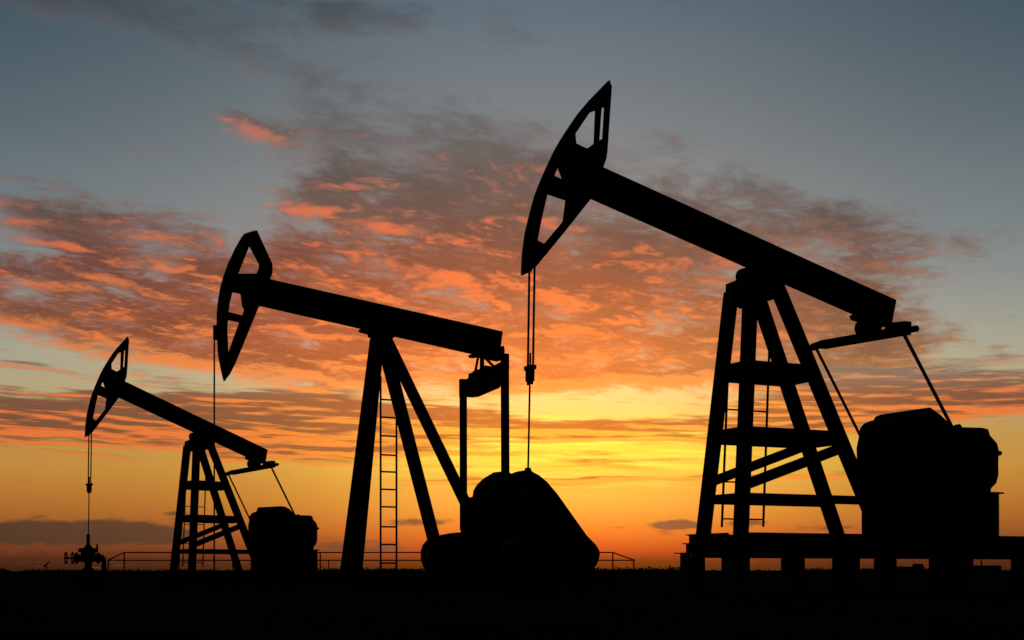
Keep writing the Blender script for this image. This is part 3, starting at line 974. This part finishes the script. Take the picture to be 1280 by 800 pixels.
    for i in range(5):
        x = UZ(422, 715)[0] + (UZ(744, 715)[0] - UZ(422, 715)[0]) * i / 4
        part('skid_crossbeam', STEEL, R, lambda q: q.hbar((x, -0.592, 0.128), (x, 0.592, 0.128), 0.1, 0.16, 0.018, (1, 0, 0)))
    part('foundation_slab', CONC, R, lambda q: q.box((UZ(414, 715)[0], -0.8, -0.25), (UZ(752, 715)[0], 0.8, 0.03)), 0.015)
    # rod line from the bracket straight down to the well
    wp = P(267.8, 650, 0)
    part('rod_line', CABLE, R, lambda q: q.tube(P(267.9, 407.5, 0), Vector((wp.x, 0, 0.22)), 0.0155, 8))
    part('bracket_pin', IRON, R, lambda q: q.bar(P(267.6, 407, 0), P(267.6, 424, 0), 0.06, 0.022))
    loc = Matrix.Translation(F.o) @ Matrix.Rotation(F.th, 4, 'Z') @ wp
    return R, loc


F3 = Frame(480, 27.0, 25, 0.0)
R3, w3 = pump_middle(F3)
cw = empty('well_casing', (w3.x, w3.y, 0.0))
tag(cw, 'low well casing in the ground under the middle pump jack rod line', 'well casing')
part('casing', IRON, cw, lambda q: q.lathe([(0.14, -0.15), (0.14, 0.06), (0.19, 0.065), (0.19, 0.11), (0.09, 0.12), (0.085, 0.2)], 16))
part('stuffing_box', IRON, cw, lambda q: q.lathe([(0.05, 0.195), (0.05, 0.24), (0.03, 0.25), (0.03, 0.27)], 12))

# ------------------------------------------------------------------ guard rail behind the pumps
DR = 60.0
rx = lambda px: (px - 640) / FPX * DR
rz_ = lambda py: EYE + (HOR - py) / FPX * DR
gr_root = empty('guard_rail', (rx(155), DR, 0))
tag(gr_root, 'low two-bar pipe guard rail with sloping ends behind the pump jacks', 'railing')
o = Vector((rx(155), DR, 0))
pt = lambda px, py: Vector((rx(px), DR, rz_(py))) - o
part('top_rail', STEEL, gr_root, lambda q: q.tube(pt(155, 690.6), pt(766, 690.6), 0.026, 8))
part('middle_rail', STEEL, gr_root, lambda q: q.tube(pt(135, 700.4), pt(793, 700.4), 0.024, 8))
part('sloping_rail', STEEL, gr_root, lambda q: q.tube(pt(155, 690.6), pt(135, 700.2), 0.027, 8))
part('sloping_rail', STEEL, gr_root, lambda q: q.tube(pt(766, 690.6), pt(793, 700.2), 0.027, 8))
for px, py in ((135.3, 700), (155.3, 690.3), (224, 690.3), (291, 690.3), (400.3, 690.3), (411, 700), (446, 690.3), (545, 690.3), (600, 690.3), (690, 690.3), (766, 690.3), (792.3, 700)):
    part('rail_post', STEEL, gr_root, lambda q: q.tube(pt(px, py), Vector((rx(px), DR, -0.25)) - o, 0.03 if px not in (411,) else 0.022, 8))

# ------------------------------------------------------------------ far things on the horizon
# a pump jack far off at left, only a few pixels high
DF = 420.0
fx = lambda px: (px - 640) / FPX * DF
fz = lambda py: EYE + (HOR - py) / FPX * DF
fr = empty('distant_pump_jack', (fx(57), DF, 0))
tag(fr, 'tiny distant pump jack on the horizon left of the wellhead, beam pointing up', 'pump jack')
of = Vector((fx(57), DF, 0))
q_ = lambda px, py: Vector((fx(px), DF, fz(py))) - of
part('walking_beam', STEEL, fr, lambda q: q.bar(q_(55, 708.2), q_(62.3, 701.5), 0.25, 0.3))
part('post_leg', STEEL, fr, lambda q: q.bar(q_(58, 705.5), Vector((fx(56.6), DF, -0.1)) - of, 0.14, 0.16))
part('post_leg', STEEL, fr, lambda q: q.bar(q_(58, 705.5), Vector((fx(59.4), DF, -0.1)) - of, 0.14, 0.16))
part('counterweight', STEEL, fr, lambda q: q.tube(q_(55.2, 708, ) + Vector((0, -0.2, 0)), q_(55.2, 708) + Vector((0, 0.2, 0)), 0.28, 10))

# low scrub along the skyline, one dark mass
sc_m = MB()
rs = random.Random(3)


def shrub(x, y, w, h):
    n = int(26 + 40 * w)
    z0 = ground_z(x, y)
    for i in range(n):
        a = rs.uniform(0, 6.28)
        r = w * math.sqrt(rs.random())
        top = h * math.sqrt(max(0.0, 1 - (r / w) ** 2)) * rs.uniform(0.6, 1.08)
        z = z0 + rs.random() ** 0.7 * top
        cx, cy = x + r * math.cos(a), y + r * math.sin(a)
        s = rs.uniform(0.10, 0.26) * (0.5 + h * 0.5)
        v = [Vector((rs.uniform(-1, 1), rs.uniform(-1, 1), rs.uniform(-0.7, 0.9))) * s for _ in range(4)]
        c = Vector((cx, cy, max(z, z0 + 0.02)))
        sc_m.face_block([c + k for k in v], [(0, 1, 2), (0, 2, 3)])


for px in range(-60, 1345, 3):
    for rep in range(2):
        D = rs.uniform(150, 260)
        base = 714 - 1.5
        top = 712.0 + rs.uniform(-1.3, 1.6)
        if 10 < px < 32:
            top = 715.0
        if 400 < px < 720:
            top = 709.7 + rs.uniform(-0.4, 0.8)
        if 725 < px < 860:
            top = 709.2 + rs.uniform(-1.0, 2.6)
        if px < 8:
            top = 709.8 + rs.uniform(-0.6, 1)
        if px > 860:
            top = 712.5 + rs.uniform(-0.8, 0.8)
        if 1005 < px < 1095 or 1120 < px < 1165:
            top = 710 + rs.uniform(-1.5, 1)
        h = EYE + (HOR - top) / FPX * D
        if h > 0.12:
            shrub((px - 640) / FPX * D, D, rs.uniform(0.5, 1.1), h)
for px in (740, 745, 812, 820, 838, 848, 861, 83, 90, 3):
    D = rs.uniform(130, 170)
    shrub((px - 640) / FPX * D, D, rs.uniform(0.28, 0.5), EYE + (HOR - (706.6 if px > 100 else 711)) / FPX * D)
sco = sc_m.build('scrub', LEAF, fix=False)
sco['kind'] = 'stuff'
tag(sco, 'dark low scrub along the skyline', 'scrub')

# a far works seen under the skid at right: chimney and sheds
DT = 1500.0
tx = lambda px: (px - 640) / FPX * DT
tz = lambda py: EYE + (HOR - py) / FPX * DT
ch = empty('chimney', (tx(1226.8), DT, 0))
tag(ch, 'thin distant factory chimney seen under the skid at far right', 'chimney')
part('shaft', BRICK, ch, lambda q: q.tube((0, 0, -1), (0, 0, tz(697)), 0.95, 12, 0.55))
part('plinth', BRICK, ch, lambda q: q.tube((0, 0, -1), (0, 0, tz(706)), 1.5, 12, 1.2))
for i, (x0, x1, yt, lb) in enumerate(((1206, 1226, 707.5, 'long low distant shed left of the far chimney'), (1229, 1262, 706.6, 'long distant shed right of the far chimney'),
                                      (1131, 1152, 708, 'low distant shed seen through the gap left of the widest block'), (1152, 1163, 704.5, 'taller distant block house beside the low shed'))):
    b = empty('distant_shed', (tx((x0 + x1) / 2), DT + 30, 0))
    tag(b, lb, 'building', 'far works on the horizon')
    w = (x1 - x0) / FPX * DT / 2
    h = tz(yt)
    part('wall', BRICK, b, lambda q: q.box((-w, -5, -1), (w, 5, h * 0.8)))
    part('roof', STEEL, b, lambda q: q.sweep([(-5.4, h * 0.8), (5.4, h * 0.8), (0, h)], (-w - 0.3, 0, 0), (w + 0.3, 0, 0)))
